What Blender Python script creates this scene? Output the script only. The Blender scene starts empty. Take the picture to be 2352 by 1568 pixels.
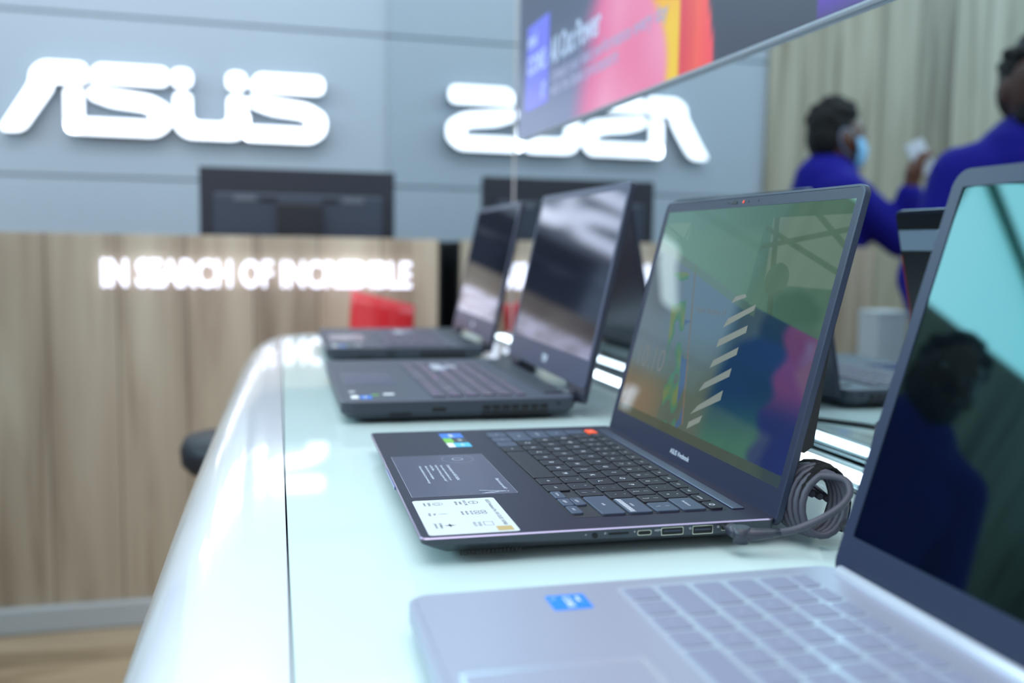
import bpy, bmesh, math, random
from mathutils import Vector, Matrix, noise
random.seed(4)
H = 0.835            # height of the table top above the floor; z below is measured from the table top
PI = math.pi
SC = bpy.context.scene
COL = SC.collection

# ------------------------------------------------------------------ camera, light, exposure
cam_d = bpy.data.cameras.new('camera'); cam = bpy.data.objects.new('camera', cam_d); COL.objects.link(cam)
yaw, pitch, roll = 0.2561, -0.1001, 0.0165
f_ = Vector((math.sin(yaw)*math.cos(pitch), math.cos(yaw)*math.cos(pitch), math.sin(pitch)))
r_ = Vector((math.cos(yaw), -math.sin(yaw), 0)); u_ = r_.cross(f_)
r2 = r_*math.cos(roll)+u_*math.sin(roll); u2 = -r_*math.sin(roll)+u_*math.cos(roll)
cam.matrix_world = Matrix(((r2.x,u2.x,-f_.x,0),(r2.y,u2.y,-f_.y,0),(r2.z,u2.z,-f_.z,0.188+H),(0,0,0,1)))
cam_d.sensor_width = 36; cam_d.lens = 2166.4/2352*36; cam_d.clip_start = .01
cam_d.dof.use_dof = True; cam_d.dof.focus_distance = .655; cam_d.dof.aperture_fstop = 3.7
SC.camera = cam
w = bpy.data.worlds.new('world'); SC.world = w; w.use_nodes = True
bg = w.node_tree.nodes['Background']; bg.inputs[0].default_value = (.84,.915,1.0,1); bg.inputs[1].default_value = 1.35
SC.view_settings.view_transform = 'Standard'; SC.view_settings.look = 'None'
SC.view_settings.exposure = 0.0; SC.view_settings.gamma = 1.0
SC.cycles.max_bounces = 10; SC.cycles.glossy_bounces = 6; SC.cycles.use_denoising = True
SC.cycles.sample_clamp_indirect = 6.0
def area(name, loc, size, energy, col, rot=(0,0,0)):
    l = bpy.data.lights.new(name,'AREA'); l.shape='RECTANGLE'; l.size,l.size_y=size; l.energy=energy; l.color=col
    o = bpy.data.objects.new(name,l); o.location=(loc[0],loc[1],loc[2]+H); o.rotation_euler=rot; COL.objects.link(o); return o
area('overhead_lamp', (-.3,.0,2.2), (2.2,2.4), 43, (.93,.965,1))
area('wall_fill_light', (-.6,2.6,2.4), (2.4,.5), 26, (.86,.94,1), (.75,0,0))  # unseen area light added to brighten the back wall

# ------------------------------------------------------------------ materials
def lin(c):
    return tuple(((x/255/12.92) if x/255<=.04045 else ((x/255+.055)/1.055)**2.4) for x in c)+(1,)
MATS = {}
def mat(name, col=(128,128,128), rough=.5, metal=0, spec=.5, emit=None, es=1, coat=0, tint=None, noise_amt=0, nscale=20, bump=0, bscale=200, transmission=0, ior=1.45):
    if name in MATS: return MATS[name]
    m = bpy.data.materials.new(name); m.use_nodes = True; nt = m.node_tree; b = nt.nodes['Principled BSDF']
    b.inputs['Base Color'].default_value = lin(col); b.inputs['Roughness'].default_value = rough
    b.inputs['Metallic'].default_value = metal; b.inputs['Specular IOR Level'].default_value = spec
    b.inputs['Coat Weight'].default_value = coat; b.inputs['Coat Roughness'].default_value = .03
    b.inputs['Transmission Weight'].default_value = transmission; b.inputs['IOR'].default_value = ior
    if tint: b.inputs['Specular Tint'].default_value = lin(tint)
    if emit: b.inputs['Emission Color'].default_value = lin(emit); b.inputs['Emission Strength'].default_value = es
    tc = nt.nodes.new('ShaderNodeTexCoord')
    n = nt.nodes.new('ShaderNodeTexNoise'); n.inputs['Scale'].default_value = nscale; n.inputs['Detail'].default_value = 3
    nt.links.new(tc.outputs['Object'], n.inputs['Vector'])
    mx = nt.nodes.new('ShaderNodeMix'); mx.data_type='RGBA'
    c = lin(col); a = noise_amt or .03
    mx.inputs['A'].default_value = tuple(v*(1-a) for v in c[:3])+(1,); mx.inputs['B'].default_value = tuple(min(1,v*(1+a)) for v in c[:3])+(1,)
    nt.links.new(n.outputs['Fac'], mx.inputs['Factor']); nt.links.new(mx.outputs['Result'], b.inputs['Base Color'])
    if bump:
        n2 = nt.nodes.new('ShaderNodeTexNoise'); n2.inputs['Scale'].default_value = bscale; nt.links.new(tc.outputs['Object'], n2.inputs['Vector'])
        bp = nt.nodes.new('ShaderNodeBump'); bp.inputs['Strength'].default_value = 1; bp.inputs['Distance'].default_value = bump
        nt.links.new(n2.outputs['Fac'], bp.inputs['Height']); nt.links.new(bp.outputs['Normal'], b.inputs['Normal'])
    MATS[name] = m; return m
def wood(name, cols, plank=.17, axis='x', rough=.45, stretch=(9,9,.7)):
    m = bpy.data.materials.new(name); m.use_nodes = True; nt = m.node_tree; L = nt.links.new; N = nt.nodes.new
    b = nt.nodes['Principled BSDF']; b.inputs['Roughness'].default_value = rough
    tc = N('ShaderNodeTexCoord'); mp = N('ShaderNodeMapping'); mp.inputs['Scale'].default_value = stretch
    L(tc.outputs['Object'], mp.inputs['Vector'])
    sp = N('ShaderNodeSeparateXYZ'); L(tc.outputs['Object'], sp.inputs[0])
    d = N('ShaderNodeMath'); d.operation='DIVIDE'; d.inputs[1].default_value = plank; L(sp.outputs['XYZ'.index(axis.upper())], d.inputs[0])
    fl = N('ShaderNodeMath'); fl.operation='FLOOR'; L(d.outputs[0], fl.inputs[0])
    wn = N('ShaderNodeTexWhiteNoise'); wn.noise_dimensions='1D'; L(fl.outputs[0], wn.inputs['W'])
    ad = N('ShaderNodeVectorMath'); ad.operation='ADD'; L(mp.outputs[0], ad.inputs[0])
    sc = N('ShaderNodeVectorMath'); sc.operation='SCALE'; sc.inputs['Scale'].default_value = 7; L(wn.outputs['Color'], sc.inputs[0]); L(sc.outputs[0], ad.inputs[1])
    n1 = N('ShaderNodeTexNoise'); n1.inputs['Scale'].default_value = 1.3; n1.inputs['Detail'].default_value = 5; n1.inputs['Distortion'].default_value = .6
    L(ad.outputs[0], n1.inputs['Vector'])
    cr = N('ShaderNodeValToRGB'); L(n1.outputs['Fac'], cr.inputs[0])
    e = cr.color_ramp.elements; e[0].position=.32; e[0].color=lin(cols[0]); e[1].position=.68; e[1].color=lin(cols[2])
    k = e.new(.47); k.color = lin(cols[1])
    fr = N('ShaderNodeMath'); fr.operation='FRACT'; L(d.outputs[0], fr.inputs[0])
    ln = N('ShaderNodeMath'); ln.operation='LESS_THAN'; ln.inputs[1].default_value = .022; L(fr.outputs[0], ln.inputs[0])
    ton = N('ShaderNodeMapRange'); ton.inputs['To Min'].default_value=.80; ton.inputs['To Max'].default_value=1.08; L(wn.outputs['Value'], ton.inputs['Value'])
    s2 = N('ShaderNodeVectorMath'); s2.operation='SCALE'; L(cr.outputs[0], s2.inputs[0]); L(ton.outputs[0], s2.inputs['Scale'])
    mx = N('ShaderNodeMix'); mx.data_type='RGBA'; L(ln.outputs[0], mx.inputs['Factor']); L(s2.outputs[0], mx.inputs['A']); mx.inputs['B'].default_value = lin([c*.72 for c in cols[0]])
    L(mx.outputs['Result'], b.inputs['Base Color']); return m
def vcol_emit(name, strength, spec=.5, rough=.05, tint=None, base=.01):
    m = bpy.data.materials.new(name); m.use_nodes = True; nt = m.node_tree; b = nt.nodes['Principled BSDF']
    a = nt.nodes.new('ShaderNodeVertexColor'); a.layer_name = 'picture'
    nt.links.new(a.outputs['Color'], b.inputs['Emission Color']); b.inputs['Emission Strength'].default_value = strength
    b.inputs['Base Color'].default_value = (base,base,base,1); b.inputs['Roughness'].default_value = rough; b.inputs['Specular IOR Level'].default_value = spec
    if tint: b.inputs['Specular Tint'].default_value = lin(tint)
    return m
# ------------------------------------------------------------------ mesh helpers
class MB:
    def __init__(s): s.v=[]; s.f=[]; s.m=[]; s.sm=[]
    def add(s, v, f, m=0, smooth=False, M=None):
        o=len(s.v)
        s.v += [tuple(M@Vector(p)) if M else tuple(p) for p in v]
        for q in f: s.f.append([i+o for i in q]); s.m.append(m); s.sm.append(smooth)
        return s
    def loft(s, rings, m=0, closed=True, caps=True, smooth=False, M=None):
        n=len(rings[0]); v=[p for r in rings for p in r]; f=[]
        for k in range(len(rings)-1):
            for i in range(n if closed else n-1):
                j=(i+1)%n; f.append([k*n+i,k*n+j,(k+1)*n+j,(k+1)*n+i])
        s.add(v,f,m,smooth,M)
        if caps:
            s.add(rings[0],[list(range(n))[::-1]],m,False,M); s.add(rings[-1],[list(range(n))],m,False,M)
        return s
    def slab(s, x0,x1,y0,y1,z0,z1,r=0,bev=0,m=0,M=None,n=5):
        r=max(r,1e-5) if r or bev else 0
        R=lambda d,z: [(p[0],p[1],z) for p in rrect(x0+d,x1-d,y0+d,y1-d,max(r-d*.5,1e-5) if r else 0,n)]
        if bev: rings=[R(bev,z0),R(0,z0+bev),R(0,z1-bev),R(bev,z1)]
        else: rings=[R(0,z0),R(0,z1)]
        return s.loft(rings,m,M=M)
    def tube(s, pts, rad, m=0, seg=10, M=None, closed=False):
        P=[Vector(p) for p in pts]; n=len(P); rings=[]
        up=Vector((0,0,1)); prev=None
        for i in range(n):
            a=P[i-1] if (i>0 or closed) else P[i]; b=P[(i+1)%n] if (i<n-1 or closed) else P[i]
            t=(b-a).normalized()
            if prev is None:
                nx=t.cross(up); nx = nx.normalized() if nx.length>1e-3 else Vector((1,0,0))
            else:
                nx=(prev-t*prev.dot(t)); nx = nx.normalized() if nx.length>1e-6 else prev
            prev=nx; ny=t.cross(nx); r=rad[i] if hasattr(rad,'__len__') else rad
            rings.append([tuple(P[i]+(nx*math.cos(2*PI*k/seg)+ny*math.sin(2*PI*k/seg))*r) for k in range(seg)])
        if closed: rings.append(rings[0])
        return s.loft(rings,m,True,not closed,True,M)
    def lathe(s, prof, m=0, seg=32, M=None):
        rings=[[(r*math.cos(2*PI*k/seg),r*math.sin(2*PI*k/seg),z) for k in range(seg)] for r,z in prof]
        return s.loft(rings,m,True,True,True,M)
    def ball(s, c, r, m=0, M=None, n=16):
        rx,ry,rz = r if hasattr(r,'__len__') else (r,r,r)
        rings=[[(c[0]+rx*math.sin(PI*a/n)*math.cos(2*PI*k/(2*n)),c[1]+ry*math.sin(PI*a/n)*math.sin(2*PI*k/(2*n)),c[2]-rz*math.cos(PI*a/n)) for k in range(2*n)] for a in range(1,n)]
        return s.loft(rings,m,True,True,True,M)
    def text(s, body, size, T, m=0, offset=0, extrude=0, xs=1, align='CENTER', width=None):
        v,f,wd = textmesh(body,size,offset,extrude,align)
        if width: xs = width/wd if wd else 1
        return s.add([(p[0]*xs,p[1],p[2]) for p in v],f,m,False,T)
    def make(s, name, mats, parent=None, loc=(0,0,0), rot=(0,0,0)):
        me=bpy.data.meshes.new(name); me.from_pydata(s.v,[],s.f); 
        for q in (mats if isinstance(mats,(list,tuple)) else [mats]): me.materials.append(q)
        for p,mi,sm in zip(me.polygons,s.m,s.sm): p.material_index=mi; p.use_smooth=sm
        bm=bmesh.new(); bm.from_mesh(me); 
        closed=[f for f in bm.faces]
        bmesh.ops.remove_doubles(bm,verts=bm.verts,dist=1e-7) if len(s.v)<4000 else None
        bmesh.ops.recalc_face_normals(bm,faces=[f for f in bm.faces if any(len(e.link_faces)>1 for e in f.edges)]) if not getattr(s,'keep',False) else None
        bm.to_mesh(me); bm.free()
        o=bpy.data.objects.new(name,me); COL.objects.link(o)
        o.location = loc if parent else (loc[0],loc[1],loc[2]+H)
        o.rotation_euler=rot
        if parent: o.parent=parent
        return o
def rrect(x0,x1,y0,y1,r=0,n=5):
    if r<=0: return [(x0,y0),(x1,y0),(x1,y1),(x0,y1)]
    r=min(r,(x1-x0)/2,(y1-y0)/2); out=[]
    for cx,cy,a0 in ((x1-r,y0+r,-PI/2),(x1-r,y1-r,0),(x0+r,y1-r,PI/2),(x0+r,y0+r,PI)):
        for k in range(n+1):
            a=a0+PI/2*k/n; out.append((cx+r*math.cos(a),cy+r*math.sin(a)))
    return out
TX={}
def textmesh(body,size,offset,extrude,align):
    key=(body,size,offset,extrude,align)
    if key not in TX:
        cu=bpy.data.curves.new('t','FONT'); cu.body=body; cu.size=size; cu.offset=offset; cu.extrude=extrude; cu.align_x=align; cu.resolution_u=3
        o=bpy.data.objects.new('t',cu); COL.objects.link(o); bpy.context.view_layer.update()
        dg=bpy.context.evaluated_depsgraph_get(); me=bpy.data.meshes.new_from_object(o.evaluated_get(dg))
        v=[tuple(q.co) for q in me.vertices]; f=[list(p.vertices) for p in me.polygons]
        bpy.data.objects.remove(o); bpy.data.curves.remove(cu); bpy.data.meshes.remove(me)
        wd=(max(q[0] for q in v)-min(q[0] for q in v)) if v else 0
        TX[key]=(v,f,wd)
    return TX[key]
def tag(o,label=None,cat=None,group=None,kind=None):
    if label: o['label']=label
    if cat: o['category']=cat
    if group: o['group']=group
    if kind: o['kind']=kind
    return o
def empty(name,loc,rz=0,**k):
    o=bpy.data.objects.new(name,None); COL.objects.link(o); o.location=(loc[0],loc[1],loc[2]+H); o.rotation_euler=(0,0,rz); o.empty_display_size=.05
    return tag(o,**k)
def box(name,x0,x1,y0,y1,z0,z1,m,parent=None,r=0,bev=0,**k):
    b=MB(); c=((x0+x1)/2,(y0+y1)/2,z0)
    b.slab(x0-c[0],x1-c[0],y0-c[1],y1-c[1],0,z1-z0,r,bev); o=b.make(name,m,parent,c); return tag(o,**k)
def copy_tree(o,parent=None):
    c=o.copy(); COL.objects.link(c); c.parent=parent
    for ch in list(o.children): copy_tree(ch,c)
    return c
def T(x,y,z,rx=0,ry=0,rz=0): return Matrix.Translation((x,y,z))@Matrix.Rotation(rz,4,'Z')@Matrix.Rotation(ry,4,'Y')@Matrix.Rotation(rx,4,'X')
def picture(name,w_,h_,nx,ny,fn,m,parent,loc,rot=(0,0,0),axis='XZ'):
    v=[];f=[]
    for j in range(ny+1):
        for i in range(nx+1):
            a,b_=w_*i/nx,h_*j/ny; v.append((a,0,b_) if axis=='XZ' else (0,-a,b_))
    for j in range(ny):
        for i in range(nx):
            k=j*(nx+1)+i; f.append((k,k+1,k+nx+2,k+nx+1))
    me=bpy.data.meshes.new(name); me.from_pydata(v,[],f); me.materials.append(m)
    at=me.color_attributes.new('picture','FLOAT_COLOR','POINT')
    for k in range(len(v)):
        i,j=k%(nx+1),k//(nx+1); at.data[k].color=lin(fn(w_*i/nx,h_*j/ny))
    o=bpy.data.objects.new(name,me); COL.objects.link(o); o.parent=parent; o.location=loc; o.rotation_euler=rot
    return o
def mix(a,b,t):
    t=max(0,min(1,t)); return tuple(x*(1-t)+y*t for x,y in zip(a,b))
def sstep(a,b,x):
    t=max(0,min(1,(x-a)/(b-a))); return t*t*(3-2*t)

# ------------------------------------------------------------------ setting
GREY=mat('painted_wall_panel',(160,172,184),.42,noise_amt=.02,nscale=2)
OAK=wood('pale_oak_laminate',[(146,126,106),(184,167,145),(204,190,168)])
OAKW=wood('oak_wall_cladding',[(110,98,82),(150,145,126),(168,163,146)],plank=.21)
FLO=wood('brown_floor_boards',[(112,92,70),(148,128,102),(168,148,122)],plank=.2,axis='y',stretch=(1.5,7,7))
WHITE=mat('white_gloss_lacquer',(206,212,220),.14,coat=.6)
DARK=mat('dark_gap_shade',(18,16,15),.6)
ST=dict(kind='structure')
box('floor',-5,1.2,-3.5,5.5,-.935,-.835,FLO,**ST)
b=MB()
for z0,z1 in ((-.835,.431),(.439,1.057),(1.065,1.75)): b.slab(-1.28,.52,4.08,4.12,z0,z1,bev=.002,r=.001)
b.slab(-1.27,.52,4.10,4.16,-.835,1.75)
tag(b.make('wall_back',GREY),**ST)
box('wall_back_cladding',-5,-1.28,4.06,4.16,-.835,1.50,OAKW,**ST)
box('wall_left',-4.3,-4.2,-3.5,4.05,-.835,1.1,OAKW,**ST)
box('wall_right',.512,.62,-3.5,4.08,-.835,1.75,mat('backing_wall',(90,98,105),.6),**ST)
# unseen glowing panels added behind the partitions to brighten screen reflections; green struts
GLOWP=mat('added_glow_pane',(255,255,255),.6,emit=(190,240,255),es=6.0)
w1=empty('glow_panel_1',(-2.5,6.3,1.7),kind='structure')
for k in range(3): box('pane',-2.4+1.6*k,-.84+1.6*k,0,.03,0,2.6,GLOWP,w1)
b=MB(); GS=mat('green_painted_steel',(40,120,100),.4)
for x0,z0,x1,z1 in ((-2.4,2.4,2.4,.2),(-2.4,.1,2.4,.25),(-2.4,0,-2.4,2.6),(-.8,0,-.8,2.6),(.8,0,.8,2.6),(2.4,0,2.4,2.6),(-2.4,.9,.8,2.6)):
    b.tube([(x0,-.06,z0),(x1,-.06,z1)],.045,seg=8)
b.make('glow_panel_frame',GS,w1)
w2=empty('glow_panel_2',(-6.2,2.2,1.7),PI/2,kind='structure')
for k in range(4): box('pane',-4.0+2.0*k,-2.06+2.0*k,0,.03,0,2.6,GLOWP,w2)
b=MB()
for k in range(5): b.tube([(-4+2*k,.06,0),(-4+2*k,.06,2.6)],.05,seg=8)
b.tube([(-4,.06,.1),(4,.06,.1)],.05,seg=8); b.tube([(-4,.06,.3),(1,.06,2.5)],.04,seg=8)
b.make('glow_panel_frame',GS,w2)

# mirror wall: two glass sheets, the near one slightly wavy
MIR=mat('silvered_mirror_glass',(205,215,219),.0,metal=1,noise_amt=.001)
MIRN=mat('silvered_mirror_near',(205,215,219),.0,metal=1,noise_amt=.001)
o=box('wall_mirror',.5,.508,1.9168,4.075,-.8,1.72,MIR,label='tall flat mirror sheet on side wall behind the far table end',cat='mirror',group=None)
ny,nz=170,110; v=[];f=[]
y0,y1,z0,z1=-.7,1.9128,.004,1.72
for j in range(nz+1):
    for i in range(ny+1):
        y=y0+(y1-y0)*i/ny; z=z0+(z1-z0)*j/nz
        a=noise.noise(Vector((y*6.5,z*3.2,1.3)))*2.0e-4+noise.noise(Vector((y*13,z*5,7.7)))*.5e-4
        v.append((a,y,z))
for j in range(nz):
    for i in range(ny):
        k=j*(ny+1)+i; f.append((k,k+ny+1,k+ny+2,k+1))
b=MB(); b.keep=True; b.add(v,f,0,True)
n=len(b.v); b.add([(.008,y0,z0),(.008,y1,z0),(.008,y1,z1),(.008,y0,z1),(.0003,y0,z0),(.0003,y1,z0),(.0003,y1,z1),(.0003,y0,z1)],[(0,1,2,3),(0,4,5,1),(1,5,6,2),(2,6,7,3),(3,7,4,0)])
tag(b.make('wall_mirror',MIRN,None,(.5,0,0)),label='slightly wavy mirror sheet standing along the back edge of the laptop table',cat='mirror')
box('trim_1',.4985,.512,1.9128,1.9168,.002,1.72,mat('steel_seam',(190,178,176),.5),**ST)

# ------------------------------------------------------------------ display table
GLASS=mat('mint_backpainted_glass',(196,216,216),.035,spec=.6,coat=.0)
table=empty('display_table',(0,0,0),label='long white display counter with rounded edge and mint glass top',cat='table')
ctl=[((-.080,-.6),(-.004,-.6)),((-.078,.4),(.009,.4)),((-.073,.82),(.0135,.82)),((-.059,1.3),(.020,1.3)),((-.044,1.7),(.027,1.7)),((-.031,1.86),(.031,1.84)),((-.012,1.96),(.042,1.93)),((.03,2.035),(.070,1.975)),((.10,2.065),(.12,1.99)),((.493,2.07),(.493,1.995))]
def catmull(P,n=6):
    out=[]
    for i in range(len(P)-1):
        p0=P[max(i-1,0)];p1=P[i];p2=P[i+1];p3=P[min(i+2,len(P)-1)]
        for k in range(n):
            t=k/n; out.append(tuple(.5*((2*b_)+(-a+c)*t+(2*a-5*b_+4*c-d)*t*t+(-a+3*b_-3*c+d)*t**3) for a,b_,c,d in zip(p0,p1,p2,p3)))
    out.append(tuple(P[-1])); return out
ou=[ctl[0][0]]+catmull([c[0] for c in ctl[1:]])
inn=[ctl[0][1]]+catmull([c[1] for c in ctl[1:]])
prof=[(0,0),(.3,0),(.5,-.0022),(.66,-.0070),(.78,-.0140),(.88,-.0245),(.95,-.037),(1,-.055),(1.0,-.15),(.94,-.175),(.80,-.185),(-2.0,-.19),(-2.1,-.834)]
rings=[[(i_[0]+(o_[0]-i_[0])*w_,i_[1]+(o_[1]-i_[1])*w_,z) for i_,o_ in zip(inn,ou)] for w_,z in prof]
b=MB(); b.loft(rings,0,False,False,True); b.make('table_rim',WHITE,table)
top=[(p[0]+.0012,p[1]) for p in inn]+[(.493,-.6)]
b=MB(); b.loft([[(x,y,-.008) for x,y in top],[(x,y,-.0003) for x,y in top],[(x,y,0) for x,y in top]]); b.make('glass_top',GLASS,table)
# aluminium channel with LED strip along the mirror
led=empty('led_strip_light',(.47,0,0),label='bright white LED strip in aluminium channel at foot of mirror',cat='light strip')
ALU=mat('brushed_aluminium',(175,182,184),.3,metal=.9)
b=MB(); b.slab(-.026,-.016,-.55,1.9,.0005,.005,bev=.0008,r=.001); b.slab(-.016,.013,-.55,1.9,.0005,.003); b.slab(.009,.014,-.55,1.9,.0005,.006,bev=.0008,r=.001); b.slab(.019,.024,-.55,1.9,.0005,.005,bev=.0008,r=.001); b.make('channel',ALU,led)
box('diffuser',-.015,.008,-.54,1.89,.0031,.0056,mat('led_diffuser',(250,250,250),.4,emit=(225,242,255),es=4.5),led)

# ------------------------------------------------------------------ sign on the wall
SGN=mat('lit_acrylic_face',(250,250,250),.4,emit=(232,240,255),es=2.4)
SGNR=mat('letter_return_white',(196,204,212),.5)
sign=empty('logo_sign',(0,4.08,0),label='large glowing white logo letters on the grey back wall',cat='sign')
def sg(px,v):      # logo plane: 0..745 across, v 0..1 up
    return (-.985+(px/745)*1.228, .598+v*.272)
def rounded(poly,r,n=5):
    out=[];N=len(poly)
    for i in range(N):
        p=Vector(poly[i]);a=Vector(poly[i-1]);c=Vector(poly[(i+1)%N])
        da=(a-p);dc=(c-p);rr=min(r,da.length*.45,dc.length*.45)
        s_=p+da.normalized()*rr;e_=p+dc.normalized()*rr
        for k in range(n+1):
            t=k/n; out.append(tuple(s_*(1-t)**2+p*2*t*(1-t)+e_*t*t))
    return out
def letter(polys,name='letter'):
    b=MB()
    for poly,r in polys:
        q=rounded([sg(*p) for p in poly],r)
        b.loft([[(x,-.006,z) for x,z in q],[(x,-.050,z) for x,z in q]],0)
        b.loft([[(x,-.0495,z) for x,z in q],[(x,-.053,z) for x,z in q]],1)
    return b.make(name,[SGNR,SGN],sign)
S=lambda dx,x0=0,x1=0:[
 ([(201+dx,.70),(201+dx,.84),(216+dx,.985),(372+dx+x1,.985),(372+dx+x1,.70)],.03),
 ([(145+dx+x0,.66),(194+dx,.66),(206+dx,.66),(350+dx,.60),(386+dx+x1,.44),(388+dx+x1,.14),(352+dx+x1,0),(148+dx+x0,0)],.035)]
A_=[([(3,.0),(56,.0),(122,.60),(122,.69),(196,.69),(196,.985),(100,.985),(76,.86),(73,.68)],.03)]
letter(A_)
def Sx(x,b0):   # x: left of the upper bars; b0: left of bottom bar
    return [([(x,.722),(x+2,.86),(x+18,.985),(x+176,.985),(x+176,.722)],.035),
            ([(x-6,.652),(x+70,.62),(x+140,.57),(x+182,.42),(x+182,.16),(x+150,0),(b0,0),(b0,.215),(x+132,.215),(x+136,.30),(x+120,.355),(x+45,.40),(x-2,.50)],.030)]
letter([Sx(201,148)[0],Sx(201,148)[1],([(146,.02),(186,.02),(186,.652),(146,.652)],.03)])
letter([([(384,.722),(430,.722),(430,.985),(384,.985)],.035),([(510,.722),(556,.722),(556,.985),(510,.985)],.035),
        ([(388,.652),(428,.652),(428,.235),(512,.235),(512,.652),(556,.652),(560,.10),(530,0),(415,0),(388,.14)],.035)])
letter([Sx(566,552)[0],Sx(566,552)[1],([(552,.02),(562,.02),(562,.40),(552,.30)],.01)])
# ------------------------------------------------------------------ reception counter
rc=empty('reception_counter',(-.2,2.62,-.835),label='pale oak reception counter with glowing slogan along its front',cat='counter')
def rb(name,x0,x1,y0,y1,z0,z1,m,**k): return box(name,x0+.2,x1+.2,y0-2.62,y1-2.62,z0+.835,z1+.835,m,rc,**k)
rb('front_panel',-.875,.468,2.62,2.66,-.768,.205,OAK,bev=.001,r=.001)
rb('desk_top',-.70,.468,2.66,3.15,-.12,-.09,OAK)
rb('side_panel',-.70,-.67,2.66,3.15,-.768,-.12,OAK); rb('side_panel',.468,.476,2.625,3.15,-.768,.20,DARK)  # near-black end panel paints the shade of the gap beside the mirror
rb('plinth',-.885,.474,2.600,2.66,-.835,-.768,mat('grey_plinth',(172,178,182),.4),bev=.003,r=.004)
slog=MB(); body='IN SEARCH OF INCREDIBLE'
LIT=mat('lit_slogan_face',(250,250,250),.4,emit=(222,226,255),es=1.9)
full=textmesh(body,.1,.0016,0,'LEFT')[2]; k_=.796/full
adv=[textmesh(body[:i+1],.1,.0016,0,'LEFT')[2] for i in range(len(body))]
for i,ch in enumerate(body):
    if ch==' ': continue
    wch=textmesh(ch,.1,.0016,0,'LEFT')[2]; x1=adv[i]; x0=x1-wch
    b=MB(); mn=min(p[0] for p in textmesh(ch,.1,.0016,0,'LEFT')[0])
    b.text(ch,.1,T(0,0,0,PI/2),0,.0016,.008,xs=k_,align='LEFT')
    b.make('slogan_letter',LIT,rc,(-.406+.2+(x0-mn)*k_,-.009,.072+.835-.0015+(.0)))
# computer monitor on the inner desk, seen from behind
mon=empty('computer_monitor',(.095,2.80,-.09),label='black monitor seen from behind, standing on the oak reception counter',cat='monitor')
BLK=mat('black_matte_plastic',(34,38,50),.45); BLK2=mat('charcoal_plastic',(52,60,76),.5); BLK3=mat('dark_plastic_detail',(26,28,36),.5)
box('back_shell',-.272,.272,-.012,.012,.10,.487,BLK,mon,r=0,bev=.003)
box('rear_bulge',-.235,.235,-.034,-.012,.10,.415,BLK2,mon,bev=.006)
box('stand_mount',-.062,.062,-.052,-.034,.20,.39,BLK3,mon,bev=.004)
box('stand_neck',-.03,.03,-.075,-.035,.012,.30,BLK3,mon,bev=.004)
box('stand_base',-.12,.12,-.14,.06,.0,.012,BLK3,mon,bev=.003)
GV=mat('grey_vent',(98,102,112),.5)
for x in (-.15,.15): box('vent',x-.03,x+.03,-.037,-.034,.394,.408,GV,mon)
for x in (-.085,.085): box('cable_slot',x-.022,x+.022,-.0365,-.034,.392,.406,BLK3,mon)
# red chair
ch=empty('bar_chair',(.285,2.40,-.835),rz=.12,label='red low-backed bar chair between the table and the reception counter',cat='chair')
RED=mat('red_leather',(205,22,34),.28,coat=.3); CHR=mat('chrome',(190,192,196),.12,metal=1)
b=MB(); P=[]
for j in range(9):
    t=j/8; z=.64+.245*t; lean=.035*t; wd=.082
    sx_=.020*t; P.append([( -wd+2*wd*k/14+sx_, .02+lean-.03*(1-((k-7)/7)**2)*.7, z-.04*t*(k-7)/14) for k in range(15)]+[(wd-2*wd*k/14+sx_, .05+lean-.03*(1-((k-7)/7)**2)*.7, z-.04*t*(7-k)/14) for k in range(15)])
b.loft(P,0,True,True,True); b.make('backrest',RED,ch)
b=MB(); b.slab(-.115,.115,-.26,.05,.60,.665,r=.05,bev=.02); b.make('seat',RED,ch)
b=MB(); b.lathe([(.025,.03),(.025,.6)],M=T(0,-.13,0)); b.make('post',CHR,ch)
b=MB(); b.lathe([(.18,0),(.18,.008),(.06,.022),(.03,.03)],M=T(0,-.13,0)); b.make('base',CHR,ch)
# black stool pushed against the table
stl=empty('round_stool',(-.045,1.70,-.835),label='black round-seated stool partly hidden behind the rounded white table edge',cat='stool')
b=MB(); b.lathe([(.02,.622),(.088,.626),(.10,.640),(.102,.665),(.094,.684),(.03,.69)]); b.make('seat',mat('black_vinyl',(22,24,34),.5),stl)
b=MB(); b.lathe([(.022,.02),(.022,.622)]); b.make('post',CHR,stl)
b=MB(); b.lathe([(.10,0),(.10,.008),(.04,.02)]); b.make('base',CHR,stl)
# white pedestal to the left, only seen in the mirror
pd=empty('white_pedestal',(-.757,2.40,-.835),label='slim white square pedestal left of the reception counter, seen in mirror',cat='pedestal')
box('column',-.048,.048,-.048,.048,0,.845,mat('white_board',(205,214,220),.5),pd,bev=.002)
box('cap',-.05,.05,-.05,.05,.845,.856,mat('white_board',(205,214,220),.5),pd,bev=.002)

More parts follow.
